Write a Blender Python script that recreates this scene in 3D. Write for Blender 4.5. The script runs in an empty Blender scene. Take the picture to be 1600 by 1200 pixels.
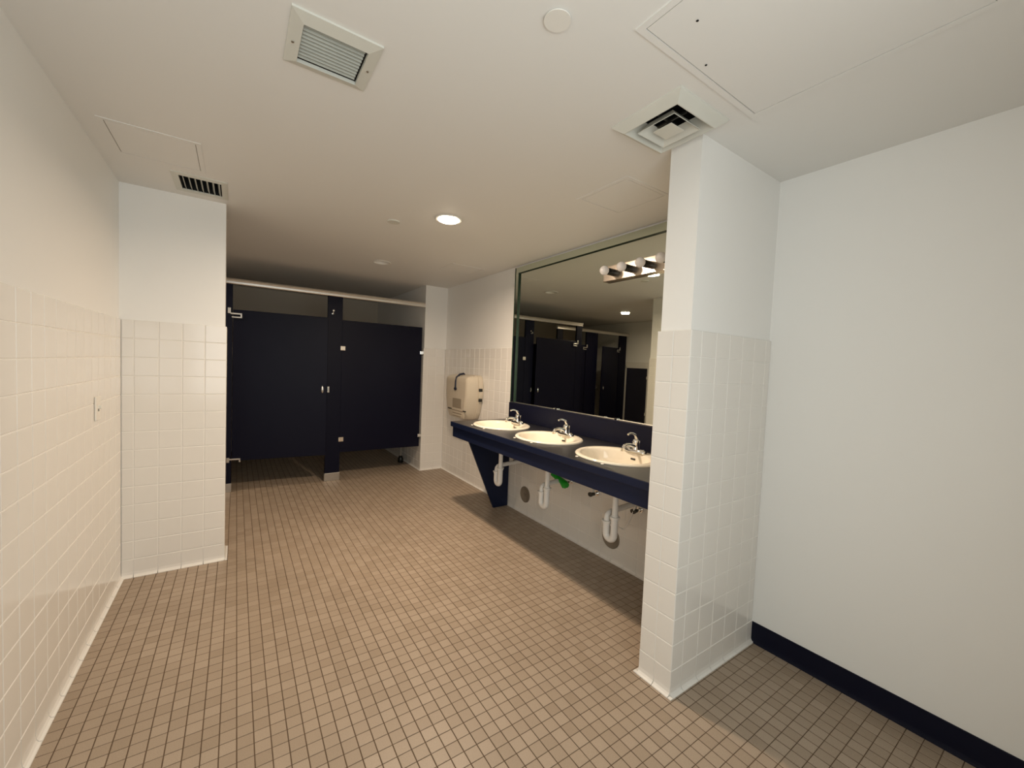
import bpy, bmesh, math, random
from mathutils import Vector, Matrix
random.seed(7)
scene = bpy.context.scene
COL = scene.collection
PI = math.pi

# ------------------------------------------------------------------ camera
F_PX, YAW, PITCH, ROLL, CAM_H = 634.3357, 0.597096, 0.0438273, -0.0416468, 1.37
def cam_axes():
    cy, sy, cp, sp = math.cos(YAW), math.sin(YAW), math.cos(PITCH), math.sin(PITCH)
    f = Vector((sy*cp, cy*cp, -sp)); r = Vector((cy, -sy, 0)); d = f.cross(r)
    cr, sr = math.cos(ROLL), math.sin(ROLL)
    return cr*r + sr*d, -sr*r + cr*d, f
R_, D_, F_ = cam_axes()
cam_data = bpy.data.cameras.new('camera'); cam = bpy.data.objects.new('camera', cam_data); COL.objects.link(cam)
m = Matrix.Identity(4)
for i in range(3):
    m[i][0] = R_[i]; m[i][1] = -D_[i]; m[i][2] = -F_[i]
m[2][3] = CAM_H
cam.matrix_world = m
cam_data.sensor_width = 36.0; cam_data.lens = 36.0*F_PX/1600.0
cam_data.clip_start = 0.03; cam_data.clip_end = 100
scene.camera = cam
def project(p):
    v = Vector(p) - Vector((0, 0, CAM_H)); z = v.dot(F_)
    if z < 0.05: return None
    return 800 + F_PX*v.dot(R_)/z, 600 + F_PX*v.dot(D_)/z

# ------------------------------------------------------------------ world, light, exposure
scene.view_settings.view_transform = 'Standard'
scene.view_settings.look = 'None'
scene.view_settings.gamma = 1.0
scene.view_settings.use_curve_mapping = False
scene.view_settings.exposure = 0.0
world = bpy.data.worlds.new('world'); scene.world = world; world.use_nodes = True
bg = world.node_tree.nodes['Background']
bg.inputs[0].default_value = (0.72, 0.90, 0.86, 1); bg.inputs[1].default_value = 0.5
DAY_W, CAN_W, CAN_B_W = 21.5, 40.0, 12.0
CAN_COL = (1.0, 0.785, 0.585)
dl = bpy.data.lights.new('doorway_daylight', 'AREA'); dl.shape = 'RECTANGLE'; dl.size = 1.5; dl.size_y = 1.25
dl.energy = DAY_W; dl.color = (0.98, 1.0, 0.98)
dlo = bpy.data.objects.new('doorway_daylight', dl); COL.objects.link(dlo)
dlo.location = (0.26, -0.36, 1.42); dlo.rotation_euler = (PI/2, 0, 0)      # shines towards +Y, in through the open doorway

# ------------------------------------------------------------------ materials
def mat(name, col, rough=0.5, metal=0.0, spec=0.5, noise=None, bump=None, coat=0.0, emit=None, alpha=None):
    m = bpy.data.materials.new(name); m.use_nodes = True
    nt = m.node_tree; b = nt.nodes['Principled BSDF']
    b.inputs['Base Color'].default_value = (*col, 1); b.inputs['Roughness'].default_value = rough
    b.inputs['Metallic'].default_value = metal; b.inputs['Specular IOR Level'].default_value = spec
    b.inputs['Coat Weight'].default_value = coat
    if emit:
        b.inputs['Emission Color'].default_value = (*emit[0], 1); b.inputs['Emission Strength'].default_value = emit[1]
    if noise or bump:
        g = nt.nodes.new('ShaderNodeNewGeometry')
    if noise:                                                             # (scale, amount)
        n = nt.nodes.new('ShaderNodeTexNoise'); n.inputs['Scale'].default_value = noise[0]; n.inputs['Detail'].default_value = 4
        nt.links.new(g.outputs['Position'], n.inputs['Vector'])
        r = nt.nodes.new('ShaderNodeMapRange'); r.inputs['To Min'].default_value = 1-noise[1]; r.inputs['To Max'].default_value = 1+noise[1]
        nt.links.new(n.outputs['Fac'], r.inputs['Value'])
        mx = nt.nodes.new('ShaderNodeVectorMath'); mx.operation = 'SCALE'; mx.inputs[0].default_value = col
        nt.links.new(r.outputs['Result'], mx.inputs['Scale']); nt.links.new(mx.outputs['Vector'], b.inputs['Base Color'])
    if bump:                                                              # (scale, strength, distance)
        n2 = nt.nodes.new('ShaderNodeTexNoise'); n2.inputs['Scale'].default_value = bump[0]; n2.inputs['Detail'].default_value = 3
        nt.links.new(g.outputs['Position'], n2.inputs['Vector'])
        bp = nt.nodes.new('ShaderNodeBump'); bp.inputs['Strength'].default_value = bump[1]; bp.inputs['Distance'].default_value = bump[2]
        nt.links.new(n2.outputs['Fac'], bp.inputs['Height']); nt.links.new(bp.outputs['Normal'], b.inputs['Normal'])
    return m
FPX, FPY, FJX, FJY = 0.05133, 0.05212, 0.5266, 1.4150      # floor tile pitch and one joint crossing
def floor_tile_material():
    m = bpy.data.materials.new('taupe_floor_tile'); m.use_nodes = True
    nt = m.node_tree; b = nt.nodes['Principled BSDF']; N = nt.nodes.new; L = nt.links.new
    g = N('ShaderNodeNewGeometry')
    q0 = N('ShaderNodeVectorMath'); q0.operation = 'SUBTRACT'; q0.inputs[1].default_value = (FJX, FJY, 0); L(g.outputs['Position'], q0.inputs[0])
    q = N('ShaderNodeVectorMath'); q.operation = 'DIVIDE'; q.inputs[1].default_value = (FPX, FPY, 1); L(q0.outputs[0], q.inputs[0])
    fl = N('ShaderNodeVectorMath'); fl.operation = 'FLOOR'; L(q.outputs[0], fl.inputs[0])
    sep = N('ShaderNodeSeparateXYZ'); L(fl.outputs[0], sep.inputs[0])
    cmb = N('ShaderNodeCombineXYZ'); L(sep.outputs[0], cmb.inputs[0]); L(sep.outputs[1], cmb.inputs[1])
    wn = N('ShaderNodeTexWhiteNoise'); L(cmb.outputs[0], wn.inputs['Vector'])
    ramp = N('ShaderNodeValToRGB'); e = ramp.color_ramp.elements
    e[0].color = (0.318, 0.247, 0.180, 1); e[1].color = (0.378, 0.300, 0.226, 1)
    L(wn.outputs['Value'], ramp.inputs[0])
    sp = N('ShaderNodeTexNoise'); sp.inputs['Scale'].default_value = 420; sp.inputs['Detail'].default_value = 2; L(g.outputs['Position'], sp.inputs['Vector'])
    mr = N('ShaderNodeMapRange'); mr.inputs['From Min'].default_value = 0.3; mr.inputs['From Max'].default_value = 0.7
    mr.inputs['To Min'].default_value = 0.84; mr.inputs['To Max'].default_value = 1.14; L(sp.outputs['Fac'], mr.inputs['Value'])
    big = N('ShaderNodeTexNoise'); big.inputs['Scale'].default_value = 1.6; L(g.outputs['Position'], big.inputs['Vector'])
    mr2 = N('ShaderNodeMapRange'); mr2.inputs['To Min'].default_value = 0.9; mr2.inputs['To Max'].default_value = 1.1; L(big.outputs['Fac'], mr2.inputs['Value'])
    mul = N('ShaderNodeMath'); mul.operation = 'MULTIPLY'; L(mr.outputs[0], mul.inputs[0]); L(mr2.outputs[0], mul.inputs[1])
    sc = N('ShaderNodeVectorMath'); sc.operation = 'SCALE'; L(ramp.outputs[0], sc.inputs[0]); L(mul.outputs[0], sc.inputs['Scale'])
    L(sc.outputs[0], b.inputs['Base Color'])
    b.inputs['Roughness'].default_value = 0.42; b.inputs['Specular IOR Level'].default_value = 0.4
    return m
M = dict(
    paint=mat('white_wall_paint', (0.87, 0.865, 0.84), 0.42, noise=(1.3, 0.015), bump=(260, 0.08, 0.001)),
    shaded_paint=mat('shaded_wall_paint', (0.60, 0.53, 0.43), 0.5, noise=(1.3, 0.02)),  # wall paint darkened to beige: stall shade put into the colour
    ceiling=mat('ceiling_paint', (0.80, 0.79, 0.76), 0.6, noise=(0.9, 0.02), bump=(180, 0.08, 0.001)),
    tile=mat('white_glazed_tile', (0.80, 0.775, 0.73), 0.14, spec=0.5, noise=(2.5, 0.02)),
    grout=mat('pale_grout', (0.85, 0.83, 0.79), 0.8, noise=(30, 0.05)),
    floor_tile=floor_tile_material(),
    floor_grout=mat('brown_floor_grout', (0.092, 0.056, 0.030), 0.85, noise=(9, 0.25)),
    navy=mat('navy_powder_coat', (0.0032, 0.0036, 0.0135), 0.45, spec=0.15, noise=(3, 0.05), bump=(500, 0.12, 0.0006)),
    laminate=mat('navy_laminate', (0.0065, 0.0115, 0.036), 0.38, spec=0.24, noise=(40, 0.06)),
    top_laminate=mat('navy_worktop_laminate', (0.011, 0.011, 0.016), 0.34, spec=0.75, noise=(40, 0.06)),
    splash=mat('dark_navy_laminate', (0.0060, 0.0070, 0.0190), 0.4, spec=0.22, noise=(40, 0.05)),
    vinyl=mat('navy_vinyl_base', (0.003, 0.004, 0.015), 0.5, spec=0.2),
    chrome=mat('chrome', (0.82, 0.82, 0.80), 0.08, 1.0),
    satin=mat('satin_steel', (0.60, 0.57, 0.52), 0.32, 1.0, noise=(25, 0.08)),
    alum=mat('anodised_aluminium', (0.84, 0.81, 0.76), 0.34, 1.0),
    mirror=mat('mirror_silver', (0.72, 0.75, 0.67), 0.004, 1.0),
    mirror_strip=mat('bevelled_mirror_strip', (0.70, 0.76, 0.66), 0.03, 1.0),
    glass_edge=mat('green_glass_edge', (0.014, 0.034, 0.018), 0.35, spec=0.25),
    black=mat('black_void', (0.006, 0.006, 0.006), 0.8),
    porcelain=mat('bone_porcelain', (0.86, 0.79, 0.66), 0.08, spec=0.6),
    pvc=mat('white_pvc', (0.80, 0.79, 0.76), 0.30),
    green=mat('green_plastic', (0.010, 0.33, 0.020), 0.4),
    valve=mat('dark_valve_metal', (0.06, 0.06, 0.055), 0.35, 0.7),
    plate=mat('brown_cover_plate', (0.25, 0.215, 0.17), 0.45, 0.2, noise=(20, 0.15)),
    vent=mat('vent_enamel', (0.66, 0.66, 0.60), 0.45, noise=(8, 0.05)),
    vent_slats=mat('vent_slat_enamel', (0.42, 0.43, 0.38), 0.55, noise=(14, 0.12)),  # slats in a darker, mottled enamel than the frame
    dispenser=mat('beige_plastic', (0.60, 0.53, 0.42), 0.33),
    dispenser_dark=mat('smoked_plastic', (0.33, 0.28, 0.21), 0.22),
    strap=mat('navy_strap', (0.006, 0.010, 0.028), 0.5),
    plastic=mat('white_plastic', (0.82, 0.79, 0.72), 0.3),
    bulb=mat('frosted_bulb_glass', (0.86, 0.84, 0.84), 0.22, spec=0.5),
    bar_plate=mat('brushed_chrome_plate', (0.86, 0.76, 0.66), 0.20, 1.0, noise=(60, 0.10)),  # brushed chrome with a warm tint and fine mottling
    socket=mat('black_socket', (0.02, 0.02, 0.018), 0.25, 0.3),
    lens=mat('lit_lamp_lens', (1, 0.95, 0.85), 0.5, emit=((1.0, 0.88, 0.66), 14.0)),
    lens_off=mat('unlit_lamp_lens', (0.50, 0.47, 0.42), 0.4),
    trim=mat('lamp_trim_enamel', (0.80, 0.78, 0.73), 0.4),
)

# ------------------------------------------------------------------ mesh helpers
ORIGIN = {}
class MB:
    def __init__(s): s.bm = bmesh.new()
    def _merge(s, t):
        me = bpy.data.meshes.new('tmp'); t.to_mesh(me); s.bm.from_mesh(me); bpy.data.meshes.remove(me); t.free(); return s
    def box(s, x0, x1, y0, y1, z0, z1, bev=0.0, seg=2, rz=0.0, pivot=None):
        t = bmesh.new(); bmesh.ops.create_cube(t, size=1)
        for v in t.verts:
            v.co = Vector(((x0+x1)/2 + v.co.x*(x1-x0), (y0+y1)/2 + v.co.y*(y1-y0), (z0+z1)/2 + v.co.z*(z1-z0)))
        if bev > 0: bmesh.ops.bevel(t, geom=t.edges[:], offset=bev, segments=seg, affect='EDGES', profile=0.5)
        if rz: bmesh.ops.rotate(t, verts=t.verts[:], cent=pivot or ((x0+x1)/2, (y0+y1)/2, 0), matrix=Matrix.Rotation(rz, 3, 'Z'))
        return s._merge(t)
    def loft(s, rings, cap0=True, cap1=True, close=True):
        t = bmesh.new(); vs = [[t.verts.new(p) for p in r] for r in rings]; n = len(rings[0])
        for a, b in zip(vs, vs[1:]):
            for i in range(n if close else n-1):
                j = (i+1) % n
                t.faces.new((a[i], a[j], b[j], b[i]))
        if cap0: t.faces.new(vs[0][::-1])
        if cap1: t.faces.new(vs[-1])
        bmesh.ops.recalc_face_normals(t, faces=t.faces[:])
        return s._merge(t)
    def lathe(s, prof, c=(0, 0, 0), axis='Z', n=32, cap0=True, cap1=True, sx=1.0, sy=1.0):
        rings = []
        for r, h in prof:
            ring = []
            for i in range(n):
                a = 2*PI*i/n; u, v = r*math.cos(a)*sx, r*math.sin(a)*sy
                if axis == 'Z': p = (c[0]+u, c[1]+v, c[2]+h)
                elif axis == 'X': p = (c[0]+h, c[1]+u, c[2]+v)
                else: p = (c[0]+u, c[1]+h, c[2]+v)
                ring.append(p)
            rings.append(ring)
        return s.loft(rings, cap0, cap1)
    def tube(s, pts, r, n=14, cap=True):
        pts = [Vector(p) for p in pts]; rad = r if isinstance(r, (list, tuple)) else [r]*len(pts)
        rings = []; up = None
        for i, p in enumerate(pts):
            d = (pts[min(i+1, len(pts)-1)] - pts[max(i-1, 0)]).normalized()
            if up is None: up = Vector((0, 0, 1)) if abs(d.z) < 0.9 else Vector((1, 0, 0))
            a = d.cross(up).normalized(); b = a.cross(d).normalized(); up = b
            rings.append([p + (a*math.cos(2*PI*k/n) + b*math.sin(2*PI*k/n))*rad[i] for k in range(n)])
        return s.loft(rings, cap, cap)
    def prism(s, poly, axis, h0, h1, bev=0.0):
        def P(u, v, h): return {'Z': (u, v, h), 'Y': (u, h, v), 'X': (h, u, v)}[axis]
        t = bmesh.new()
        a = [t.verts.new(P(u, v, h0)) for u, v in poly]; b = [t.verts.new(P(u, v, h1)) for u, v in poly]; n = len(poly)
        t.faces.new(a[::-1]); t.faces.new(b)
        for i in range(n): t.faces.new((a[i], a[(i+1) % n], b[(i+1) % n], b[i]))
        bmesh.ops.recalc_face_normals(t, faces=t.faces[:])
        if bev: bmesh.ops.bevel(t, geom=t.edges[:], offset=bev, segments=2, affect='EDGES', profile=0.5)
        return s._merge(t)
    def build(s, name, material, parent=None, smooth=False, origin=None):
        o_par = ORIGIN.get(parent.name, Vector((0, 0, 0))) if parent else Vector((0, 0, 0))
        o = Vector(origin) if origin is not None else o_par
        bmesh.ops.translate(s.bm, verts=s.bm.verts[:], vec=-o)
        me = bpy.data.meshes.new(name); s.bm.to_mesh(me); s.bm.free()
        me.materials.append(M[material] if isinstance(material, str) else material)
        if smooth:
            for p in me.polygons: p.use_smooth = True
            me.set_sharp_from_angle(angle=math.radians(38))
        ob = bpy.data.objects.new(name, me); COL.objects.link(ob)
        if parent: ob.parent = parent
        ob.location = o - o_par; ORIGIN[ob.name] = o
        return ob
def thing(name, label, cat, loc, group=None):
    o = bpy.data.objects.new(name, None); COL.objects.link(o); o.location = loc; o.empty_display_size = 0.05
    ORIGIN[o.name] = Vector(loc); o['label'] = label; o['category'] = cat
    if group: o['group'] = group
    return o
def tag(o, label, cat, group=None):
    o['label'] = label; o['category'] = cat
    if group: o['group'] = group
    return o
def structure(o, label, cat):
    o['kind'] = 'structure'; o['label'] = label; o['category'] = cat
    return o

# ------------------------------------------------------------------ room dimensions (metres, camera above the origin)
CEIL = 2.335
XL, YP, XPE, YPB = -0.56, 3.25, -0.055, 3.455       # left wall, partition front, its free end, its back
XM = 2.235                                          # vanity wall tile face
XC, YC, YCB = 1.53, 0.967, 1.13                     # column: left face, near face, far face
XR = 2.222                                          # right wall paint
YS, XS = 4.85, 1.939                                # stall front, stub wall end
YF, XO, YB = 6.95, -2.05, -0.25                     # far wall, outer left wall, back wall
TOP, PIT = 1.551, 0.1108                            # tile top, row pitch
BED = 0.010
ROWS = [(TOP-PIT*(k+1), TOP-PIT*k) for k in range(13)] + [(0.0, TOP-PIT*13)]

# ------------------------------------------------------------------ structure: walls
wall_left = structure(MB().box(XL-0.15, XL-BED, YB, YP+0.02, 0, CEIL).build('wall_left', 'paint'), 'white painted wall on the left with square white tiles below', 'wall')
wall_mid = structure(MB().box(XO, XPE-BED, YP+BED, YPB-BED, 0, CEIL).build('wall_partition', 'paint'), 'short white partition wall end with tiled lower half left of the stalls', 'wall')
wall_right = structure(MB().box(XR, XR+0.15, YB, YC+0.05, 0, CEIL).build('wall_right', 'paint'), 'plain white painted wall on the right above the dark base strip', 'wall')
wall_vanity = structure(MB().box(XM+BED, XM+0.16, YC+0.05, YF, 0, CEIL).build('wall_vanity', 'paint'), 'white wall behind the mirror and sinks, tiled low down', 'wall')
wall_col = structure(MB().box(XC+BED, XM+BED, YC+BED, YCB-BED, 0, CEIL).build('wall_column', 'paint'), 'tiled stub wall standing between the sinks and the right wall', 'wall')
wall_stub = structure(MB().box(XS+BED, XM+BED, YS+BED, YF, 0, CEIL).build('wall_stub', 'paint'), 'narrow tiled wall return at the right end of the stalls', 'wall')
wall_far = structure(MB().box(XO-0.1, XM+0.16, YF, YF+0.1, 0, CEIL).build('wall_far', 'shaded_paint'), 'pale wall at the back of the stalls', 'wall')
wall_outer = structure(MB().box(XO-0.1, XO, YPB-BED-0.02, YF, 0, CEIL).build('wall_outer', 'paint'), 'side wall behind the partition, seen in the mirror', 'wall')
wb = MB().box(XL-0.15, -0.50, YB-0.12, YB, 0, CEIL).box(1.02, XR+0.15, YB-0.12, YB, 0, CEIL).box(-0.50, 1.02, YB-0.12, YB, 2.1, CEIL)
wall_back = structure(wb.build('wall_back', 'paint'), 'white wall with the open entrance doorway behind the viewer', 'wall')
trim = MB().box(-0.54, -0.49, YB-0.13, YB+0.012, 0, 2.14, 0.003).box(1.01, 1.06, YB-0.13, YB+0.012, 0, 2.14, 0.003).box(-0.49, 1.01, YB-0.13, YB+0.012, 2.09, 2.14, 0.003)
structure(trim.build('trim_1', 'plastic'), 'white casing around the entrance doorway', 'door frame')

# ceiling with round and square openings cut for fixtures
CANS = dict(a=(1.163, 2.545), b=(-0.80, 4.54), off=(1.165, 4.07))
ceiling_mb = MB().box(XO-0.1, XM+0.16, YB-0.12, YF+0.1, CEIL, CEIL+0.16)
ceiling = structure(ceiling_mb.build('ceiling', 'ceiling'), 'flat white painted ceiling with vents and access panels', 'ceiling')
cut = MB()
for k in CANS: cut.lathe([(0.072, -0.05), (0.072, 0.10)], (CANS[k][0], CANS[k][1], CEIL), n=40)
def liner(x0, x1, y0, y1, h, parent):
    m = MB().box(x0, x0+.002, y0, y1, CEIL-.001, CEIL+h).box(x1-.002, x1, y0, y1, CEIL-.001, CEIL+h).box(x0, x1, y0, y0+.002, CEIL-.001, CEIL+h).box(x0, x1, y1-.002, y1, CEIL-.001, CEIL+h).box(x0, x1, y0, y1, CEIL+h-.002, CEIL+h)
    return m.build('duct', 'black', parent)
V1 = (0.115, 0.366, 1.314, 1.562); V2 = (1.224, 1.530, 0.867, 1.172); V3 = (-0.304, -0.053, 2.860, 3.168)
cut.box(0.150, 0.331, 1.356, 1.533, CEIL-0.05, CEIL+0.10)
cut.box(1.26, 1.494, 0.903, 1.137, CEIL-0.05, CEIL+0.12)
cut.box(-0.272, -0.082, 2.890, 3.118, CEIL-0.05, CEIL+0.10)
cut_o = cut.build('cutter', 'black')
bo = ceiling.modifiers.new('cut', 'BOOLEAN'); bo.object = cut_o; bo.operation = 'DIFFERENCE'; bo.solver = 'EXACT'
dg = bpy.context.evaluated_depsgraph_get(); new_me = bpy.data.meshes.new_from_object(ceiling.evaluated_get(dg))
ceiling.modifiers.clear(); ceiling.data = new_me; bpy.data.objects.remove(cut_o)
ceiling.data.materials.clear(); ceiling.data.materials.append(M['ceiling'])
for p in ceiling.data.polygons: p.material_index = 0

# ------------------------------------------------------------------ wall tiles: every piece its own object up to the limit
TM = {}
def tile_mesh(w, h, cove):
    key = (round(w, 3), round(h, 3), cove)
    if key in TM: return TM[key]
    g = 0.0032; w -= g; t = BED
    b = bmesh.new()
    if cove:
        zt = h - g/2
        prof = [(0.0015, 0), (0.0015, zt), (t-0.002, zt), (t, zt-0.002), (t, 0.032), (t+0.002, 0.016), (t+0.007, 0.008), (t+0.0145, 0.0055), (t+0.016, 0.0035), (t+0.016, 0)]
        A = [b.verts.new((-w/2, -n, z)) for n, z in prof]; B = [b.verts.new((w/2, -n, z)) for n, z in prof]; k = len(prof)
        b.faces.new(A[::-1]); b.faces.new(B)
        for i in range(k): b.faces.new((A[i], A[(i+1) % k], B[(i+1) % k], B[i]))
    else:
        h -= g; c = 0.0022
        rings = [[(-w/2, 0, 0), (w/2, 0, 0), (w/2, 0, h), (-w/2, 0, h)], [(-w/2, -t+c, 0), (w/2, -t+c, 0), (w/2, -t+c, h), (-w/2, -t+c, h)],
                 [(-w/2+c*0.3, -t+c*0.3, c*0.3), (w/2-c*0.3, -t+c*0.3, c*0.3), (w/2-c*0.3, -t+c*0.3, h-c*0.3), (-w/2+c*0.3, -t+c*0.3, h-c*0.3)],
                 [(-w/2+c, -t, c), (w/2-c, -t, c), (w/2-c, -t, h-c), (-w/2+c, -t, h-c)]]
        vs = [[b.verts.new((p[0], p[1], p[2]+g/2)) for p in r] for r in rings]
        for r0, r1 in zip(vs, vs[1:]):
            for i in range(4): b.faces.new((r0[i], r0[(i+1) % 4], r1[(i+1) % 4], r1[i]))
        b.faces.new(vs[-1]); b.faces.new(vs[0][::-1])
    bmesh.ops.recalc_face_normals(b, faces=b.faces[:])
    me = bpy.data.meshes.new('wall_tile'); b.to_mesh(me); b.free(); me.materials.append(M['tile']); TM[key] = me
    return me
NRM = {'-Y': (Vector((1, 0, 0)), Vector((0, -1, 0)), 0.0), '+X': (Vector((0, 1, 0)), Vector((1, 0, 0)), PI/2),
       '-X': (Vector((0, -1, 0)), Vector((-1, 0, 0)), -PI/2), '+Y': (Vector((-1, 0, 0)), Vector((0, 1, 0)), PI)}
def tile_wall(parent, face, n, cuts, rows=ROWS, individual=True, skip=None, limit=300, rank=None):
    """face: coordinate of the tile face along the normal axis; cuts: joint coordinates along the wall."""
    u, nn, ang = NRM[n]; ax = 0 if n in ('+X', '-X') else 1
    sgn = nn[ax]; back = face - sgn*BED
    cuts = sorted(cuts); lo, hi = cuts[0], cuts[-1]
    jobs = []
    for a, c in zip(cuts, cuts[1:]):
        for (z0, z1) in rows:
            mid = (a+c)/2
            if skip and skip(mid, (z0+z1)/2): continue
            p = Vector((back, mid, z0)) if ax == 0 else Vector((mid, back, z0))
            jobs.append((p, c-a, z1-z0, z0 < 0.001))
    if not individual: ind, rest = [], jobs
    else:
        jobs.sort(key=rank or (lambda j: (j[0]-Vector((0, 0, CAM_H))).length)); ind, rest = jobs[:limit], jobs[limit:]
    # grout bed, slightly behind the tile faces
    g0, g1 = sorted((back, face - sgn*0.0016)); ztop = max(z1 for _, z1 in rows)-0.002
    gm = MB()
    if skip:
        for a, c in zip(cuts, cuts[1:]):
            for (z0, z1) in rows:
                if skip((a+c)/2, (z0+z1)/2): continue
                gm.box(*((g0, g1, a, c, z0, min(z1, ztop)) if ax == 0 else (a, c, g0, g1, z0, min(z1, ztop))))
    else: gm.box(*((g0, g1, lo+0.001, hi-0.001, 0, ztop) if ax == 0 else (lo+0.001, hi-0.001, g0, g1, 0, ztop)))
    gm.build('grout', 'grout', parent)
    for p, w, h, cove in ind:
        o = bpy.data.objects.new('tile', tile_mesh(w, h, cove)); COL.objects.link(o); o.parent = parent
        o.location = p; o.rotation_euler = (random.uniform(-.0018, .0018) if not cove else 0, 0, ang + random.uniform(-.0022, .0022))
    if rest:
        t = bmesh.new()
        for p, w, h, cove in rest:
            me = tile_mesh(w, h, cove); n0 = len(t.verts); t.from_mesh(me)
            mx = Matrix.Translation(p) @ Matrix.Rotation(ang, 4, 'Z'); t.verts.ensure_lookup_table()
            bmesh.ops.transform(t, matrix=mx, verts=t.verts[n0:])
        me = bpy.data.meshes.new('tile_field'); t.to_mesh(me); t.free(); me.materials.append(M['tile'])
        o = bpy.data.objects.new('tile_field', me); COL.objects.link(o); o.parent = parent; o['kind'] = 'stuff'
def frange(a, b, p, start):
    """joints between a and b on the grid start + k*p, with cut pieces at the ends"""
    k = math.ceil((a-start)/p - 1e-6); r = [a]; x = start + k*p
    while x < b - 1e-6:
        if x - r[-1] > 0.012: r.append(x)
        x += p
    if b - r[-1] < 0.012 and len(r) > 1: r.pop()
    r.append(b); return r
W = 0.1122
def cove_corner(parent, x, y, sx, sy):
    MB().box(min(x, x+sx*.016), max(x, x+sx*.016), min(y, y+sy*.016), max(y, y+sy*.016), 0, .0050, .0012).build('cove_corner', 'tile', parent)
cove_corner(wall_col, XC, YC, -1, -1); cove_corner(wall_col, XC, YCB, -1, 1); cove_corner(wall_mid, XPE, YP, 1, -1); cove_corner(wall_mid, XPE, YPB, 1, 1); cove_corner(wall_stub, XS, YS, -1, -1)
tile_wall(wall_left, XL, '+X', frange(0.90, YP, W, 2.002))
tile_wall(wall_mid, YP, '-Y', frange(XL, XPE, W, XPE-4*W))
tile_wall(wall_mid, XPE, '+X', [YP, (YP+YPB)/2, YPB])
tile_wall(wall_mid, YPB, '+Y', frange(XO, XPE, W, XPE), individual=False)
tile_wall(wall_col, XC, '-X', [YC, (YC+YCB)/2, YCB])
tile_wall(wall_col, YC, '-Y', frange(XC, XR, W, 1.607))
tile_wall(wall_col, YCB, '+Y', frange(XC, XM, W, 1.607), individual=False)
tile_wall(wall_stub, YS, '-Y', frange(XS, XM, W, XS+0.055))
tile_wall(wall_stub, XS, '-X', frange(YS, YF, W, YS), individual=False)
tile_wall(wall_vanity, XM, '-X', frange(YCB, YS, W, YS), skip=lambda y, z: y < 3.30 and z > 0.90)
tile_wall(wall_outer, XO+BED, '+X', frange(YPB, YF, W, YPB), individual=False)
tile_wall(wall_far, YF-BED, '-Y', frange(XO, XS, W, XO), individual=False)

# ------------------------------------------------------------------ floor
floor = structure(MB().box(XO-0.1, XM+0.16, YB-0.9, YF+0.1, -0.12, -0.0012).build('floor', 'floor_grout'), 'floor of small square taupe tiles with dark brown joints', 'floor')
def floor_tile_mesh():
    wx, wy = FPX - 0.0034, FPY - 0.0026; c = 0.0010; b = bmesh.new()
    def rg(k, z): return [(-wx/2+k, -wy/2+k, z), (wx/2-k, -wy/2+k, z), (wx/2-k, wy/2-k, z), (-wx/2+k, wy/2-k, z)]
    r = [rg(0, -.006), rg(0, -c*.8), rg(c, 0)]
    vs = [[b.verts.new(p) for p in q] for q in r]
    for a, d in zip(vs, vs[1:]):
        for i in range(4): b.faces.new((a[i], a[(i+1) % 4], d[(i+1) % 4], d[i]))
    b.faces.new(vs[-1]); me = bpy.data.meshes.new('floor_tile'); b.to_mesh(me); b.free(); me.materials.append(M['floor_tile']); return me
ftm = floor_tile_mesh()
cells = []
def blocked(x, y):
    h = FPX/2
    if x < XL-h and y < YPB: return True
    if x < XPE-h-.01 and YP+h < y < YPB-h: return True
    if x > XS+h and y > YS+h: return True
    if x > XC+h+.02 and YC+h < y < YCB-h: return True
    return False
ix0, ix1 = int(math.floor((XO-FJX)/FPX)), int(math.ceil((XM-FJX)/FPX)); iy0, iy1 = int(math.floor((YB-.5-FJY)/FPY)), int(math.ceil((YF-FJY)/FPY))
for i in range(ix0, ix1+1):
    for j in range(iy0, iy1+1):
        x, y = FJX+(i+0.5)*FPX, FJY+(j+0.5)*FPY
        if blocked(x, y): continue
        pr = project((x, y, 0)); area = 0
        if pr and -10 < pr[0] < 1610 and -10 < pr[1] < 1212:
            q = [project((x+a, y+b, 0)) for a, b in ((-.025, -.025), (.025, -.025), (.025, .025), (-.025, .025))]
            if all(q): area = abs(sum(q[k][0]*q[(k+1) % 4][1]-q[(k+1) % 4][0]*q[k][1] for k in range(4)))/2
        cells.append((area, x, y))
cells.sort(reverse=True)
for a, x, y in cells[:300]:
    o = bpy.data.objects.new('floor_tile', ftm); COL.objects.link(o); o.parent = floor
    o.location = (x, y, random.uniform(-.0003, .0002)); o.rotation_euler = (random.uniform(-.003, .003), random.uniform(-.003, .003), random.uniform(-.006, .006))
vb = [tuple(v.co) for v in ftm.vertices]; fb = [tuple(p.vertices) for p in ftm.polygons]; V = []; Fc = []
for a, x, y in cells[300:]:
    n0 = len(V); ax, ay, dz = random.uniform(-.003, .003), random.uniform(-.003, .003), random.uniform(-.0003, .0002)
    V += [(x+v[0], y+v[1], v[2]+dz+ax*v[0]+ay*v[1]) for v in vb]; Fc += [tuple(n0+k for k in f) for f in fb]
me = bpy.data.meshes.new('floor_tile_field'); me.from_pydata(V, [], Fc); me.materials.append(M['floor_tile'])
o = bpy.data.objects.new('floor_tile_field', me); COL.objects.link(o); o.parent = floor; o['kind'] = 'stuff'

# navy vinyl base along the right wall, with a cove toe
prof = [(0, 0), (0.012, 0), (0.012, 0.003), (0.006, 0.008), (0.004, 0.018), (0.004, 0.104), (0.003, 0.106), (0, 0.106)]
bb = MB().prism([(XR-d, z) for d, z in prof], 'Y', YB, YC-0.002)
structure(bb.build('baseboard_right', 'vinyl', smooth=False), 'dark navy vinyl base strip along the right wall', 'baseboard')

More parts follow.
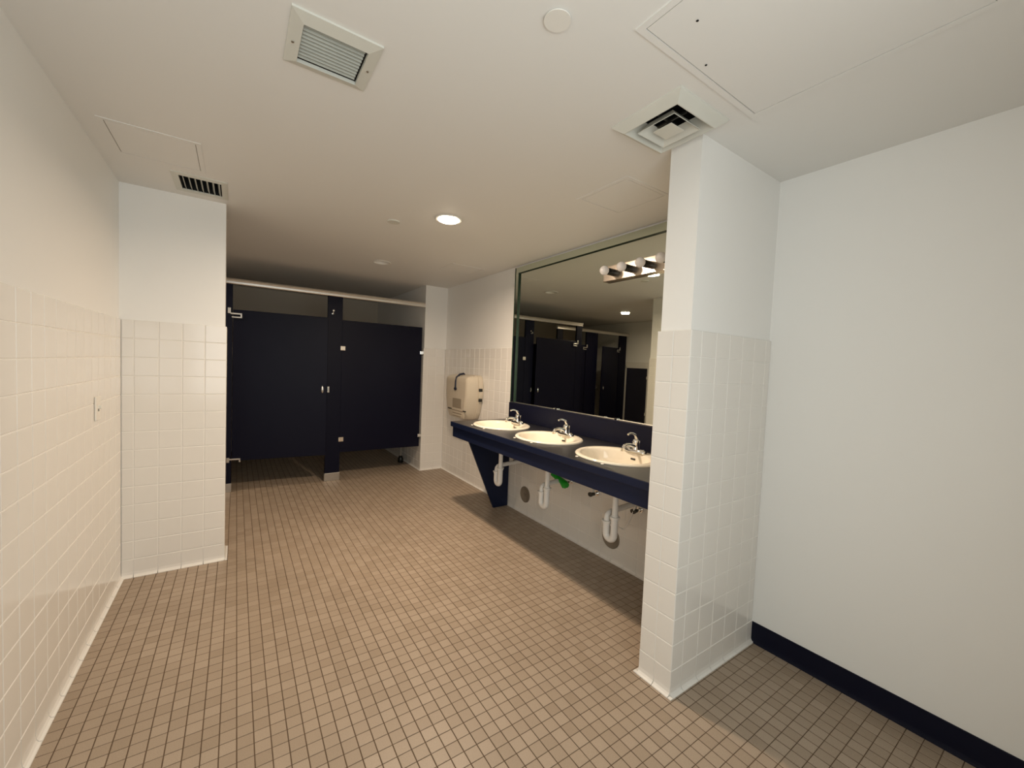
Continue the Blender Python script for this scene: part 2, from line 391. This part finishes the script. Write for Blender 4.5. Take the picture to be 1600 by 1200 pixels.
# ------------------------------------------------------------------ toilet stalls
def rail(mb, x0, x1, y, z0=2.058, z1=2.114, d=0.042):
    p = [(-d/2, z0+.006), (-d/2+.004, z0), (d/2, z0), (d/2, z1-.004), (d/2-.004, z1), (-d/2+.012, z1), (-d/2+.004, z1-.008), (-d/2, z1-.020), (-d/2+.003, z1-.026), (-d/2, z1-.032)]
    return mb.prism([(y+a, z) for a, z in p], 'X', x0, x1)
def bracket(mb, x, y, z, w=0.04, h=0.045):
    mb.box(x-w/2, x+w/2, y-0.008, y, z-h/2, z+h/2, 0.003)
    for s in (-1, 1): mb.lathe([(0.005, -0.011), (0.005, -0.006)], (x+s*w*.28, y, z), 'Y', 10)
    return mb
def pilaster(st, x0, x1, y, dy=0.032):
    p = MB().box(x0, x1, y, y+dy, 0.02, 2.06, 0.003).build('pilaster', 'navy', st)
    MB().box(x0-.004, x1+.004, y-.004, y+dy+.004, 0, 0.088, 0.002).build('shoe', 'satin', p)
    return p
def hinge(parent, x, y, z, s, up):
    # wrap-round pivot hinge: a plate on the pilaster and an open bracket on the door
    h = MB().box(x-s*0.030-.012, x-s*0.030+.012, y-.012, y+.002, z-.005 if up else z-.035, z+.050 if up else z+.012, 0.002)
    xa, xb = sorted((x-s*.02, x+s*0.075))
    h.box(xa, xb, y-.016, y-.004, z-.012, z+.003, 0.002)
    if up: h.box(xa+.01, xb, y-.016, y-.004, z-.045, z-.032, 0.002)
    xa, xb = sorted((x+s*0.062, x+s*0.075)); h.box(xa, xb, y-.016, y-.004, z-.045 if up else z-.035, z+.003, 0.002)
    return h.build('hinge', 'alum', parent)
def stall_door(st, hx, y, w, s, ang):
    """hx hinge side, s direction of the free edge, ang swing outwards"""
    d = MB().box(0 if s > 0 else -w, w if s > 0 else 0, 0.002, 0.028, 0.312, 1.812, 0.004).build('door', 'navy', None)
    d.parent = st; d.location = Vector((hx, y, 0)) - ORIGIN[st.name]; d.rotation_euler = (0, 0, -s*ang); ORIGIN[d.name] = Vector((0, 0, 0))
    l = MB().lathe([(0.005, -0.020), (0.011, -0.014), (0.011, 0.003)], (s*(w-.045), 0, 1.03), 'Y', 16, sy=3.0)
    l.box(s*(w-.045)-.004, s*(w-.045)+.004, -0.022, -0.010, 1.008, 1.052, .002)
    l.build('latch', 'chrome', d, True)
    return d
st = thing('toilet_stall', 'dark navy toilet stall front with pilaster, door and aluminium headrail', 'toilet stall', (0.9, YS, 0))
rm = rail(MB(), -0.150, XS+.004, YS+.014)
rm.build('headrail', 'alum', st)
MB().box(-0.158, -0.148, YS-.009, YS+.037, 2.056, 2.116, .004, 3).build('rail_end_cap', 'alum', st)
p0 = pilaster(st, -0.155, -0.036, YS)
p1 = pilaster(st, 0.822, 0.976, YS)
d1 = stall_door(st, -0.033, YS, 0.852, 1, math.radians(5.2))
hinge(d1, 0.0, 0.0, 1.775, 1, True); hinge(d1, 0.0, 0.0, 0.335, 1, False)
MB().box(0.828, 0.852, YS-.016, YS-.001, 0.995, 1.062, .003).box(0.834, 0.846, YS-.026, YS-.012, 1.01, 1.048, .002).build('latch_keeper', 'chrome', p1)
ck = MB().lathe([(0.010, -.004), (0.008, 0)], (0.872, YS, 1.868), 'Y', 12).lathe([(0.010, -.004), (0.008, 0)], (0.880, YS, 1.900), 'Y', 12).tube([(0.872, YS, 1.868), (0.872, YS-.03, 1.862), (0.872, YS-.035, 1.885)], 0.004, 8)
ck.build('bolt', 'chrome', p1, True)
pan = MB().box(0.974, 1.916, YS+.006, YS+.030, 0.312, 1.806, .004).build('panel', 'navy', st)
for x, z in ((0.985, 1.492), (0.985, 0.462)): bracket(MB(), x, YS+.001, z, .052, .05).build('bracket', 'chrome', pan)
for x, z in ((1.914, 1.490), (1.914, 0.452)): bracket(MB(), x, YS+.001, z, .044, .04).build('bracket', 'chrome', pan)
MB().box(-0.150, -0.125, YS+.032, YF-BED*2, 0.312, 1.806, .003).build('divider', 'navy', st)
# set-back row of stalls left of it, seen in the mirror
Y2 = 5.47
s2 = thing('toilet_stall', 'second navy stall front set further back, visible only in the mirror', 'toilet stall', (-1.1, Y2, 0))
rail(MB(), XO+BED, -0.155, Y2+.014).build('headrail', 'alum', s2)
pilaster(s2, -0.285, -0.157, Y2); q2 = pilaster(s2, -1.160, -0.862, Y2); q3 = pilaster(s2, -1.965, -1.760, Y2)
dC = stall_door(s2, -0.850, Y2, 0.545, 1, math.radians(2)); hinge(dC, 0, 0, 1.775, 1, True)
dB = stall_door(s2, -1.748, Y2, 0.57, 1, math.radians(12)); hinge(dB, 0, 0, 1.775, 1, True); hinge(dB, 0, 0, 0.335, 1, False)
bracket(MB(), -1.172, Y2, 1.03, .03, .06).build('latch_keeper', 'chrome', q2)
bracket(MB(), -1.975, Y2, 1.49, .03, .04).build('bracket', 'chrome', q3)
MB().box(-1.03, -1.005, Y2+.032, YF-BED*2, 0.312, 1.806, .003).build('divider', 'navy', s2)
us = thing('urinal_screen', 'dark navy privacy screen on the side wall, low, seen in the mirror', 'screen', (XO+.3, 5.0, 0.36))
MB().box(XO+BED+.012, XO+.58, 4.988, 5.012, 0.36, 1.428, .004).build('panel', 'navy', us)
for z in (0.55, 1.25): MB().box(XO+BED+.001, XO+.05, 4.978, 5.022, z-.03, z+.03, .003).build('bracket', 'chrome', us)
tb = thing('toilet_brush', 'small dark holder with a short chrome rod by the stall side wall', 'brush', (1.86, 5.36, 0))
MB().lathe([(0.034, 0), (0.038, .008), (0.036, .05), (0.024, .085), (0.020, .09)], (1.86, 5.36, 0), n=24).build('holder', 'socket', tb, True)
MB().tube([(1.86, 5.36, .08), (1.862, 5.363, .24)], .005, 10).lathe([(0.005, .22), (.009, .232), (.009, .258), (.003, .264)], (1.862, 5.363, 0), n=14).build('rod', 'satin', tb, True)

# ------------------------------------------------------------------ vanity counter
CT, CX0, CY0, CY1 = 0.855, 1.595, YCB+.002, 3.297
XWALL = XM - .001
va = thing('vanity_counter', 'long navy laminate vanity counter holding three sinks below the mirror', 'counter', (1.9, 2.2, 0))
SINKS = [2.915, 2.277, 1.630]; SX = 1.89
# worktop with three oval cut-outs
wt = MB().box(CX0, XWALL, CY0, CY1, CT-.042, CT, .003, 2).build('worktop', 'top_laminate', va)
cu = MB()
for y in SINKS: cu.lathe([(0.212, -.2), (0.212, .2)], (SX, y, CT), n=40, sy=1.12)
cu = cu.build('cutter', 'black')
bo = wt.modifiers.new('cut', 'BOOLEAN'); bo.object = cu; bo.solver = 'EXACT'
cu.location = ORIGIN[va.name]*0; bpy.context.view_layer.update()
dg = bpy.context.evaluated_depsgraph_get(); nm = bpy.data.meshes.new_from_object(wt.evaluated_get(dg)); wt.modifiers.clear(); wt.data = nm; bpy.data.objects.remove(cu)
wt.data.materials.clear(); wt.data.materials.append(M['top_laminate'])
MB().box(CX0-.002, CX0+.0195, CY0, CY1+.001, CT-.043, CT-.0015, .0025).build('front_edge', 'laminate', va)
MB().box(CX0+.015, CX0+.035, CY0, CY1-.014, 0.721, CT-.042, .002).build('apron', 'laminate', va)
MB().box(CX0+.035, XWALL, CY1-.036, CY1-.014, 0.721, CT-.042, .002).build('side_apron', 'laminate', va)
MB().box(XWALL-.020, XWALL, CY0, CY1-.002, CT, 1.018, .0025).build('backsplash', 'splash', va)
MB().prism([(1.735, 0.721), (1.775, 0.650), (2.062, 0.0), (XWALL-.012, 0.0), (XWALL-.012, 0.721)], 'Y', 3.262, 3.284, .002).build('support_panel', 'laminate', va)

def sink(y, label):
    s = thing('sink', label, 'sink', (SX, y, CT), 'sinks in the vanity counter')
    ax, ay = .236, .262; n = 56
    spec = [(0.990, 1.0, 0, .0005), (1.0, 1.0, 0, .006), (.985, .985, 0, .0115), (.955, .96, 0, .0145), (.90, .915, -.002, .0135), (.80, .865, -.018, .0125), (.762, .845, -.021, .0075),
            (.735, .825, -.021, -.006), (.70, .79, -.020, -.045), (.62, .69, -.015, -.095), (.47, .52, -.008, -.128), (.28, .30, 0, -.143), (.10, .10, .004, -.148), (.092, .083, .004, -.150)]
    rings = [[(SX+dx+fx*ax*math.cos(2*PI*i/n), y+fy*ay*math.sin(2*PI*i/n), CT+z) for i in range(n)] for fx, fy, dx, z in spec]
    under = [(.14, .12, .004, -.162), (.34, .36, 0, -.156), (.55, .60, -.008, -.138), (.70, .77, -.015, -.100), (.775, .865, -.020, -.04), (.80, .89, -.012, .0)]
    rings2 = rings + [[(SX+dx+fx*ax*math.cos(2*PI*i/n), y+fy*ay*math.sin(2*PI*i/n), CT+z) for i in range(n)] for fx, fy, dx, z in under]
    b = MB().loft(rings2, False, False); b.build('basin', 'porcelain', s, True)
    MB().lathe([(0.021, -.150), (.0225, -.1475), (.019, -.1465), (.014, -.149), (.004, -.1495)], (SX+.004, y, CT), n=24).build('drain', 'chrome', s, True)
    MB().box(SX+.142, SX+.153, y-.018, y+.018, CT-.034, CT-.022, .005, 3).build('overflow', 'valve', s)
    for k in (-1, 1): MB().lathe([(0.008, .0005), (.010, .003), (.006, .006)], (SX-.232, y+k*.10, CT), n=12).build('rim_disc', 'plastic', s, True)  # pair of small white discs just outside the front rim
    return s
SL = ['bone oval sink farthest from the column, nearest the towel dispenser', 'bone oval sink in the middle of the three', 'bone oval sink nearest the tiled column, partly hidden by it']
for y, l in zip(SINKS, SL): sink(y, l)

def faucet(y, label):
    x = SX + .165; z = CT+.0125; f = thing('faucet', label, 'faucet', (x, y, z), 'chrome faucets')
    pts = []
    for i in range(28):
        a = 2*PI*i/28; cx = math.cos(a); sy_ = math.sin(a)
        pts.append((x + .026*abs(cx)**.55*(1 if cx > 0 else -1), y + .078*abs(sy_)**.55*(1 if sy_ > 0 else -1)))
    def ring(sc, h): return [(x+(p[0]-x)*sc, y+(p[1]-y)*(1-(1-sc)*.45), z+h) for p in pts]
    MB().loft([ring(1, 0), ring(1, .010), ring(.93, .016), ring(.80, .020)]).build('base', 'chrome', f, True)
    MB().lathe([(.024, .014), (.021, .03), (.019, .050), (.021, .062), (.0205, .072), (.016, .080), (.006, .085)], (x, y, z), n=24).build('body', 'chrome', f, True)
    MB().tube([(x, y, z+.034), (x-.03, y, z+.045), (x-.06, y, z+.052), (x-.088, y, z+.053), (x-.108, y, z+.048), (x-.116, y, z+.036)], [.014, .013, .0115, .0105, .0105, .010], 16).lathe([(.0115, .018), (.012, .021), (.012, .037), (.010, .039)], (x-.116, y, z), n=16).build('spout', 'chrome', f, True)
    MB().tube([(x+.008, y, z+.074), (x+.004, y, z+.092), (x-.010, y, z+.110), (x-.032, y, z+.120), (x-.056, y, z+.122), (x-.076, y, z+.116)], [.014, .012, .008, .0065, .0075, .0065], 14).build('handle', 'chrome', f, True)
    MB().tube([(x+.034, y-.0, z), (x+.034, y, z+.058)], .0026, 8).lathe([(.003, .054), (.006, .060), (.006, .068), (.002, .072)], (x+.034, y, z), n=12).build('lift_rod', 'chrome', f, True)
    for k in (-1, 1): MB().lathe([(.016, .010), (.0155, .022), (.012, .026), (.003, .027)], (x, y+k*.052, z), n=16).build('base_cap', 'chrome', f, True)
FL = ['chrome single-lever faucet on the sink nearest the towel dispenser', 'chrome single-lever faucet on the middle sink', 'chrome single-lever faucet on the sink beside the tiled column']
for y, l in zip(SINKS, FL): faucet(y, l)

def trap(y, label):
    x = SX+.008; t = thing('drain_trap', label, 'drain pipe', (x, y, .33), 'white drain traps under the sinks')
    MB().tube([(x, y, .690), (x, y, .48)], .018, 18).build('tailpiece', 'pvc', t, True)
    MB().lathe([(.018, .635), (.027, .637), (.030, .65), (.022, .688)], (x, y, 0), n=20).build('upper_flange', 'pvc', t, True)
    def nut(h, yy): MB().lathe([(.021, h-.014), (.0245, h-.014), (.026, h), (.031, h+.002), (.031, h+.007), (.022, h+.009)], (x, yy, 0), n=18).build('slip_nut', 'pvc', t, True)
    y2 = y+.062; r = .031
    u = [(x, y, .50), (x, y, .42)] + [(x, y+r-r*math.cos(a), .372-.031*math.sin(a)) for a in [PI*k/12 for k in range(13)]] + [(x, y2, .41), (x, y2, .445)]
    MB().tube(u, .0215, 18).build('bend', 'pvc', t, True)
    nut(.482, y); nut(.440, y2)
    arm = [(x, y2, .44), (x, y2, .460)] + [(x+.032-.032*math.cos(a), y2, .460+.032*math.sin(a)) for a in [PI/2*k/6 for k in range(7)]] + [(x+.12, y2+.01, .496), (XM-.004, y2+.02, .502)]
    MB().tube(arm, .018, 16).build('wall_arm', 'pvc', t, True)
    MB().lathe([(.040, -.008), (.038, -.004), (.020, -.014)], (XM, y2+.02, .502), 'X', 22).build('escutcheon', 'pvc', t, True)
TL = ['white plastic drain trap in front of the navy support panel', 'white plastic drain trap under the middle sink, beside the green piece', 'white plastic drain trap nearest the tiled column']
for y, l in zip(SINKS, TL): trap(y, l)

def valve(y, z, label):
    v = thing('shutoff_valve', label, 'valve', (XM, y, z), 'water shutoff valves under the counter')
    MB().tube([(XM-.002, y, z), (XM-.042, y, z)], .009, 12).lathe([(.022, -.006), (.016, -.004), (.009, -.012)], (XM, y, z), 'X', 18).build('stub', 'chrome', v, True)
    MB().lathe([(.012, -.062), (.013, -.046), (.013, -.036), (.009, -.032)], (XM, y, z), 'X', 16).build('body', 'valve', v, True)
    MB().lathe([(.010, -.080), (.021, -.078), (.021, -.068), (.008, -.064)], (XM, y, z), 'X', 20, sy=.75).build('handle', 'valve', v, True)
    MB().tube([(XM-.044, y, z+.010), (XM-.050, y, z+.07), (XM-.078, y+.01, z+.16), (XM-.085, y+.02, z+.36-.08)], .005, 8).build('supply_tube', 'pvc', v, True)
VL = ['dark shutoff valve just right of the trap by the support panel', 'dark shutoff valve at the end of the green piece', 'dark shutoff valve left of the trap nearest the column', 'dark shutoff valve close against the tiled column']
for (y, z), l in zip([(3.085, .482), (2.375, .470), (2.095, .452), (1.705, .452)], VL): valve(y, z, l)
gp = thing('pipe_wrap', 'bright green plastic wrap on the pipe behind the middle trap', 'pipe wrap', (2.08, 2.34, .49))
MB().tube([(2.09, 2.455, .522), (2.088, 2.41, .522), (2.085, 2.37, .512), (2.08, 2.32, .502), (2.075, 2.285, .49), (2.075, 2.255, .488)], [.012, .022, .023, .022, .031, .020], 14).build('sleeve', 'green', gp, True)
MB().tube([(2.07, 2.28, .49), (2.062, 2.275, .462)], [.02, .014], 12).build('tab', 'green', gp, True)
hose = MB().tube([(2.12, 1.60, .60), (2.15, 1.66, .56), (2.16, 1.70, .46), (2.155, 1.735, .36), (2.14, 1.76, .315), (2.12, 1.79, .33), (2.10, 1.80, .40)], .005, 8).build('supply_hose', 'pvc', None, True, origin=(2.14, 1.70, .31))
tag(hose, 'thin white hose looping behind the trap nearest the column', 'hose')
def cover(y, z, r, label):
    c = thing('cleanout_cover', label, 'cover plate', (XM, y, z), 'round cover plates on the tiled wall')
    MB().lathe([(r, -.001), (r, -.004), (r*.93, -.006), (r*.90, -.0045), (.004, -.0035)], (XM, y, z), 'X', 36).build('plate', 'plate', c, True)
    MB().lathe([(.010, -.004), (.009, -.007), (.003, -.0075)], (XM, y, z), 'X', 14).build('screw', 'satin', c, True)
cover(2.994, .183, .074, 'round brown cover plate low on the tile wall between two traps')
cover(1.945, .175, .080, 'round brown cover plate partly hidden by the trap nearest the column')

# ------------------------------------------------------------------ mirror
MY0, MY1, MZ0, MZ1 = YCB+.004, 3.292, 1.020, 2.318
mi = thing('wall_mirror', 'large wall mirror with a narrow greenish edge above the three sinks', 'mirror', (XM+BED, 2.2, MZ0))
GX = XM + .004
MB().box(GX, GX+.005, MY0, MY1-.004, MZ0, MZ1-.004).build('glass', 'mirror', mi)
sw = .055
def strip(poly4):   # outer edge low, inner edge proud
    return poly4
o_x, i_x = GX-.010, GX-.0145
def quadstrip(pts_out, pts_in):
    """wedge: outer line, inner line -> solid strip standing on the glass"""
    (a, b), (c, d) = pts_out, pts_in
    mb = MB(); t = bmesh.new()
    F = [t.verts.new((o_x, *a)), t.verts.new((o_x, *b)), t.verts.new((i_x, *d)), t.verts.new((i_x, *c))]
    B = [t.verts.new((GX, *a)), t.verts.new((GX, *b)), t.verts.new((GX, *d)), t.verts.new((GX, *c))]
    t.faces.new(F); t.faces.new(B[::-1])
    for i in range(4): t.faces.new((F[i], B[i], B[(i+1) % 4], F[(i+1) % 4]))
    bmesh.ops.recalc_face_normals(t, faces=t.faces[:]); mb._merge(t); return mb
def strip_obj(po, pi_, flat=False):
    global i_x
    i_x = o_x - (.0005 if flat else .0045)
    o = quadstrip(po, pi_).build('border_strip', 'mirror_strip', mi)
    o.data.materials.append(M['glass_edge'])
    for p in o.data.polygons:
        if not (p.normal.x < -.5): p.material_index = 1
    return o
top = strip_obj(((MY0, MZ1), (MY1, MZ1)), ((MY0, MZ1-sw), (MY1-sw, MZ1-sw)))
lef = strip_obj(((MY1, MZ1), (MY1, MZ0)), ((MY1-sw, MZ1-sw), (MY1-sw, MZ0)), True)
MB().box(GX-.0155, GX+.001, MY0, MY1-sw, MZ1-sw-.002, MZ1-sw-.0002).build('border_joint', 'glass_edge', mi)
MB().box(GX-.0155, GX+.001, MY1-sw-.002, MY1-sw-.0002, MZ0, MZ1-sw).build('border_joint', 'glass_edge', mi)
MB().box(GX-.014, GX+.001, MY1-.001, MY1+.004, MZ0, MZ1).build('glass_edge', 'glass_edge', mi)
MB().box(GX-.012, GX-.001, MY0, MY1-.002, MZ0-.001, MZ0+.005, .001).build('bottom_channel', 'alum', mi)
for y in (2.60, 1.95): MB().box(GX-.016, GX-.001, y-.012, y+.012, MZ0-.002, MZ0+.012, .002).build('clip', 'chrome', mi)

# ------------------------------------------------------------------ light bar on the mirror, lamps off
lb = thing('vanity_light', 'chrome light bar with unlit round bulbs mounted on the mirror', 'light bar', (GX, 1.65, 2.06))
MB().box(GX-.034, GX-.001, 1.190, 2.118, 2.008, 2.118, .004, 2).build('back_plate', 'bar_plate', lb)
for k in range(6):
    y = 2.025 - .152*k; z = 2.063
    s = MB().lathe([(.024, -.034), (.024, -.082), (.021, -.090), (.014, -.092)], (GX, y, z), 'X', 22).build('socket', 'socket' , lb, True)
    bprof = [(.0135, -.086), (.0145, -.094)] + [(.0325*math.sin(a), -.124+.0325*math.cos(a)) for a in [0.42+ (PI-.46)*i/14 for i in range(15)]]
    MB().lathe(bprof, (GX, y, z), 'X', 26).build('bulb', 'bulb', s, True)

# ------------------------------------------------------------------ towel dispenser on the vanity wall
DY, DZ0, DZ1, DF = 4.145, .762, 1.252, .192
td = thing('towel_dispenser', 'beige plastic paper towel dispenser with a dark strap on the tiled wall', 'towel dispenser', (XM, DY, DZ0))
def dring(hw, dep, z):
    r = []
    for sgn in (-1, 1):
        side = [(hw-.004, .030), (hw-.004, .075), (hw-.010, .085), (hw-.012, dep-.035), (hw-.016, dep-.012), (hw-.030, dep-.002), (hw-.050, dep)] if sgn < 0 else \
               [(hw-.004, .030), (hw-.002, .070), (hw-.004, dep*.62), (hw-.016, dep*.82), (hw-.036, dep*.94), (hw-.060, dep*.99), (hw-.085, dep)]
        r += [(XM-d, DY+sgn*w, z) for w, d in (side if sgn < 0 else side[::-1])]
    return r
lv = [(.205, .150, DZ0), (.215, .176, DZ0+.010), (.243, .188, DZ0+.07), (.272, DF, DZ0+.17), (.287, DF, DZ0+.27), (.290, DF, DZ0+.40), (.286, DF-.003, DZ0+.445), (.279, DF-.014, DZ0+.462), (.262, .130, DZ1-.010), (.245, .100, DZ1-.002)]
cov = MB().loft([dring(*l) for l in lv]).build('cover', 'dispenser', td, True)
bp = [(.225, DZ0+.004), (.262, DZ0+.07), (.295, DZ0+.17), (.318, DZ0+.26), (.322, DZ0+.33), (.312, DZ0+.42), (.292, DZ0+.465), (.262, DZ1)]
poly = [(DY-w, z) for w, z in bp] + [(DY+w*.92, z) for w, z in bp[::-1]]
MB().prism(poly, 'X', XM-.056, XM-.001, .012).build('back_shell', 'dispenser', td, True)
for z in (1.095, .985): MB().box(XM-.060, XM-.020, DY-.327, DY-.305, z-.017, z+.017, .004).build('latch_notch', 'socket', td)
MB().box(XM-DF-.002, XM-DF+.004, DY-.165, DY+.048, .880, .985, .002).build('window', 'dispenser_dark', td)
for k in range(3): MB().box(XM-DF-.004, XM-DF+.010, DY-.200+k*.012, DY+.052-k*.012, .846-k*.030, .856-k*.030, .002).build('towel_rib', 'dispenser_dark', td)
MB().prism([(DY-.205, .872), (DY+.062, .872), (DY+.040, .778), (DY-.175, .778)], 'X', XM-DF-.001, XM-DF+.006, .001).build('towel_slot', 'dispenser', td)
for y0, y1 in ((DY+.070, DY+.168), (DY-.330, DY-.205)): MB().box(XM-DF-.002, XM-DF+.010, max(y0, DY-.268), y1, .853, .863, .002).build('side_slit', 'socket', td)
sp = [(.085, DZ1+.001), (.10, DZ1+.010), (.145, DZ1+.002), (.185, DZ1-.030), (DF+.004, DZ1-.075), (DF+.004, DZ1-.155)]
MB().tube([(XM-a, DY-.02, z) for a, z in sp], [.008, .011, .011, .011, .011, .012], 10).build('strap', 'strap', td, True)
MB().lathe([(.026, -DF-.012), (.030, -DF-.006), (.026, -DF+.002)], (XM, DY-.02, DZ1-.160), 'X', 18, sy=.6).build('strap_button', 'strap', td, True)

# ------------------------------------------------------------------ switch on the left wall
sw_ = thing('light_switch', 'white wall plate with a small toggle on the left tiled wall', 'switch', (XL, 2.745, 1.025))
MB().box(XL+.0005, XL+.008, 2.707, 2.783, 1.025, 1.140, .003).build('plate', 'plastic', sw_)
MB().box(XL+.006, XL+.020, 2.741, 2.749, 1.080, 1.098, .002).build('toggle', 'plastic', sw_)
MB().box(XL+.0075, XL+.0095, 2.739, 2.751, 1.068, 1.080, .0005).build('toggle_slot', 'socket', sw_)

# ------------------------------------------------------------------ ceiling fixtures
def can_light(c, name, label, on, watts=0):
    x, y = c; t = thing(name, label, 'ceiling light', (x, y, CEIL), 'recessed ceiling lights')
    MB().lathe([(.070, .001), (.088, -.0015), (.090, -.005), (.086, -.008), (.074, -.007), (.068, .004), (.066, .03)], (x, y, CEIL), n=40, cap0=False, cap1=False).build('trim_ring', 'trim', t, True)
    if on:
        MB().lathe([(.0665, .006), (.066, -.006), (.062, -.015), (.045, -.021), (.02, -.024), (.003, -.0245)], (x, y, CEIL), n=36).build('lens', 'lens', t, True)
        l = bpy.data.lights.new('can_lamp', 'AREA'); l.shape = 'DISK'; l.size = .13; l.energy = watts; l.color = CAN_COL; l.spread = math.radians(168)
        lo = bpy.data.objects.new('can_lamp', l); COL.objects.link(lo); lo.parent = t; lo.location = (0, 0, -.028)
    else:
        MB().lathe([(.0705, .0), (.068, .03), (.060, .055), (.040, .068), (.003, .07)], (x, y, CEIL), n=36, cap0=False).build('reflector', 'lens_off', t, True)
    return t
can_light(CANS['a'], 'recessed_light', 'glowing recessed ceiling light in front of the stalls, brightest in the room', True, CAN_W)
can_light(CANS['b'], 'recessed_light', 'glowing recessed ceiling light behind the partition, seen in the mirror', True, CAN_B_W)
can_light(CANS['off'], 'recessed_light', 'unlit recessed ceiling light close to the stall headrail', False)
tag(MB().lathe([(.042, .001), (.043, -.003), (.040, -.007), (.003, -.007)], (.889, 2.845, CEIL), n=32).build('sprinkler_cover', 'vent', None, False, (.889, 2.845, CEIL)), 'small flat round sprinkler cover on the ceiling left of the lit lamp', 'ceiling cover')
tag(MB().lathe([(.033, .001), (.033, -.003), (.0375, -.003), (.0375, -.006), (.003, -.006)], (.726, .919, CEIL), n=48).build('sprinkler_cover', 'trim', None, False, (.726, .919, CEIL)), 'flat round white cover plate on the near ceiling at the top of the photo', 'ceiling cover')

def access_panel(x0, x1, y0, y1, label, fw=.020, proud=.0025):
    t = thing('access_panel', label, 'access panel', ((x0+x1)/2, (y0+y1)/2, CEIL), 'access panels in the ceiling')
    f = MB()
    f.box(x0, x1, y0, y0+fw, CEIL-proud, CEIL+.0005).box(x0, x1, y1-fw, y1, CEIL-proud, CEIL+.0005)
    f.box(x0, x0+fw, y0+fw, y1-fw, CEIL-proud, CEIL+.0005).box(x1-fw, x1, y0+fw, y1-fw, CEIL-proud, CEIL+.0005)
    f.build('frame', 'ceiling', t)
    g = .0030
    MB().box(x0+fw+g, x1-fw-g, y0+fw+g, y1-fw-g, CEIL-proud*.8, CEIL+.0005).build('hatch', 'ceiling', t)
    MB().box(x0+fw, x1-fw, y0+fw, y1-fw, CEIL-.0004, CEIL+.0003).build('gap', 'plate', t)
    return t
bigp = access_panel(.922, 1.585, .195, .812, 'large flush access panel in the near ceiling at top right', .020, .004)
for x, y in ((1.03, .69), (1.20, .765)): MB().lathe([(.004, -.0045), (.003, -.0035)], (x, y, CEIL), n=10).build('latch_hole', 'black', bigp)
access_panel(1.592, 1.943, 1.402, 1.768, 'square flush access panel in the ceiling above the mirror')
access_panel(1.71, 2.07, 3.61, 3.93, 'square access panel in the ceiling near the stub wall beyond the mirror')
access_panel(-.496, -.146, 2.420, 2.790, 'painted-over access panel in the ceiling next to the dark louvred register')

# exhaust grille with slats along X
x0, x1, y0, y1 = V1
g1 = thing('exhaust_grille', 'off-white square exhaust grille with slanted slats on the near ceiling', 'vent', ((x0+x1)/2, (y0+y1)/2, CEIL))
zf = CEIL-.012
def bevel_frame(mb, x0, x1, y0, y1, xi0, xi1, yi0, yi1, zo, zi, th=.003):
    out = [(x0, y0), (x1, y0), (x1, y1), (x0, y1)]; inn = [(xi0, yi0), (xi1, yi0), (xi1, yi1), (xi0, yi1)]
    rings = [[(x, y, CEIL+.0005) for x, y in out], [(x, y, zo) for x, y in out], [(x, y, zi) for x, y in inn], [(x, y, CEIL+.02) for x, y in inn]]
    return mb.loft(rings, False, False)
bevel_frame(MB(), x0, x1, y0, y1, .150, .331, 1.356, 1.533, CEIL-.006, CEIL-.013).build('frame', 'vent', g1)
ns = 10
for i in range(ns):
    yy = 1.360 + (1.522-1.360)*(i+.5)/ns
    MB().prism([(yy-.0060, CEIL+.014), (yy-.0045, CEIL+.014), (yy+.0065, CEIL-.003), (yy+.0065, CEIL-.005), (yy+.0045, CEIL-.005)], 'X', .152, .325).build('slat', 'vent_slats', g1)
liner(.150, .331, 1.356, 1.533, .09, g1)
for p in ((.131, 1.45), (.349, 1.44)): MB().lathe([(.004, -.013), (.003, -.0085)], (*p, CEIL), n=10).build('screw', 'satin', g1)

# four-way supply diffuser: nested square rings
x0, x1, y0, y1 = V2; cx, cy = (x0+x1)/2, (y0+y1)/2
g2 = thing('ceiling_diffuser', 'square stepped supply diffuser with dark slots above the column', 'vent', (cx, cy, CEIL))
def sq(h): return (cx-h, cx+h, cy-h, cy+h)
H = (x1-x0)/2
def sqring(levels):
    return [[(cx+sx*h, cy+sy*h, CEIL+z) for sx, sy in ((-1, -1), (1, -1), (1, 1), (-1, 1))] for h, z in levels]
MB().loft(sqring([(H, .0005), (H, -.005), (H-.003, -.008), (H-.034, -.030), (H-.038, -.030), (H-.041, -.024), (.085, .028), (.083, .028), (H-.043, -.021)]), False, False).build('frame', 'vent', g2)
MB().loft(sqring([(.082, -.030), (.0815, -.032), (.0785, -.030), (.052, .006), (.050, .006), (.077, -.029)]), False, False).build('cone', 'vent', g2)
MB().loft(sqring([(.0405, -.030), (.0400, -.032), (.0005, -.032)]), True, True).build('centre_plate', 'vent', g2)
MB().box(cx-.004, cx+.004, cy-.075, cy+.075, CEIL+.004, CEIL+.012).box(cx-.075, cx+.075, cy-.004, cy+.004, CEIL+.004, CEIL+.012).box(cx-.006, cx+.006, cy-.006, cy+.006, CEIL-.030, CEIL+.006).build('cross_bar', 'valve', g2)
liner(cx-.117, cx+.117, cy-.117, cy+.117, .115, g2)

# louvred register by the partition, blades along Y
x0, x1, y0, y1 = V3
g3 = thing('air_register', 'off-white louvred air register with dark openings beside the partition', 'vent', ((x0+x1)/2, (y0+y1)/2, CEIL))
bevel_frame(MB(), x0, x1, y0, y1, -.272, -.082, 2.890, 3.118, CEIL-.004, CEIL-.008).build('frame', 'vent', g3)
for i in range(7):
    xx = -.272 + .190*(i+.62)/7
    MB().prism([(xx-.0075, CEIL+.014), (xx-.0062, CEIL+.014), (xx+.0035, CEIL-.006), (xx+.0022, CEIL-.006)], 'Y', 2.892, 3.116).build('blade', 'vent', g3)
liner(-.272, -.082, 2.890, 3.118, .09, g3)
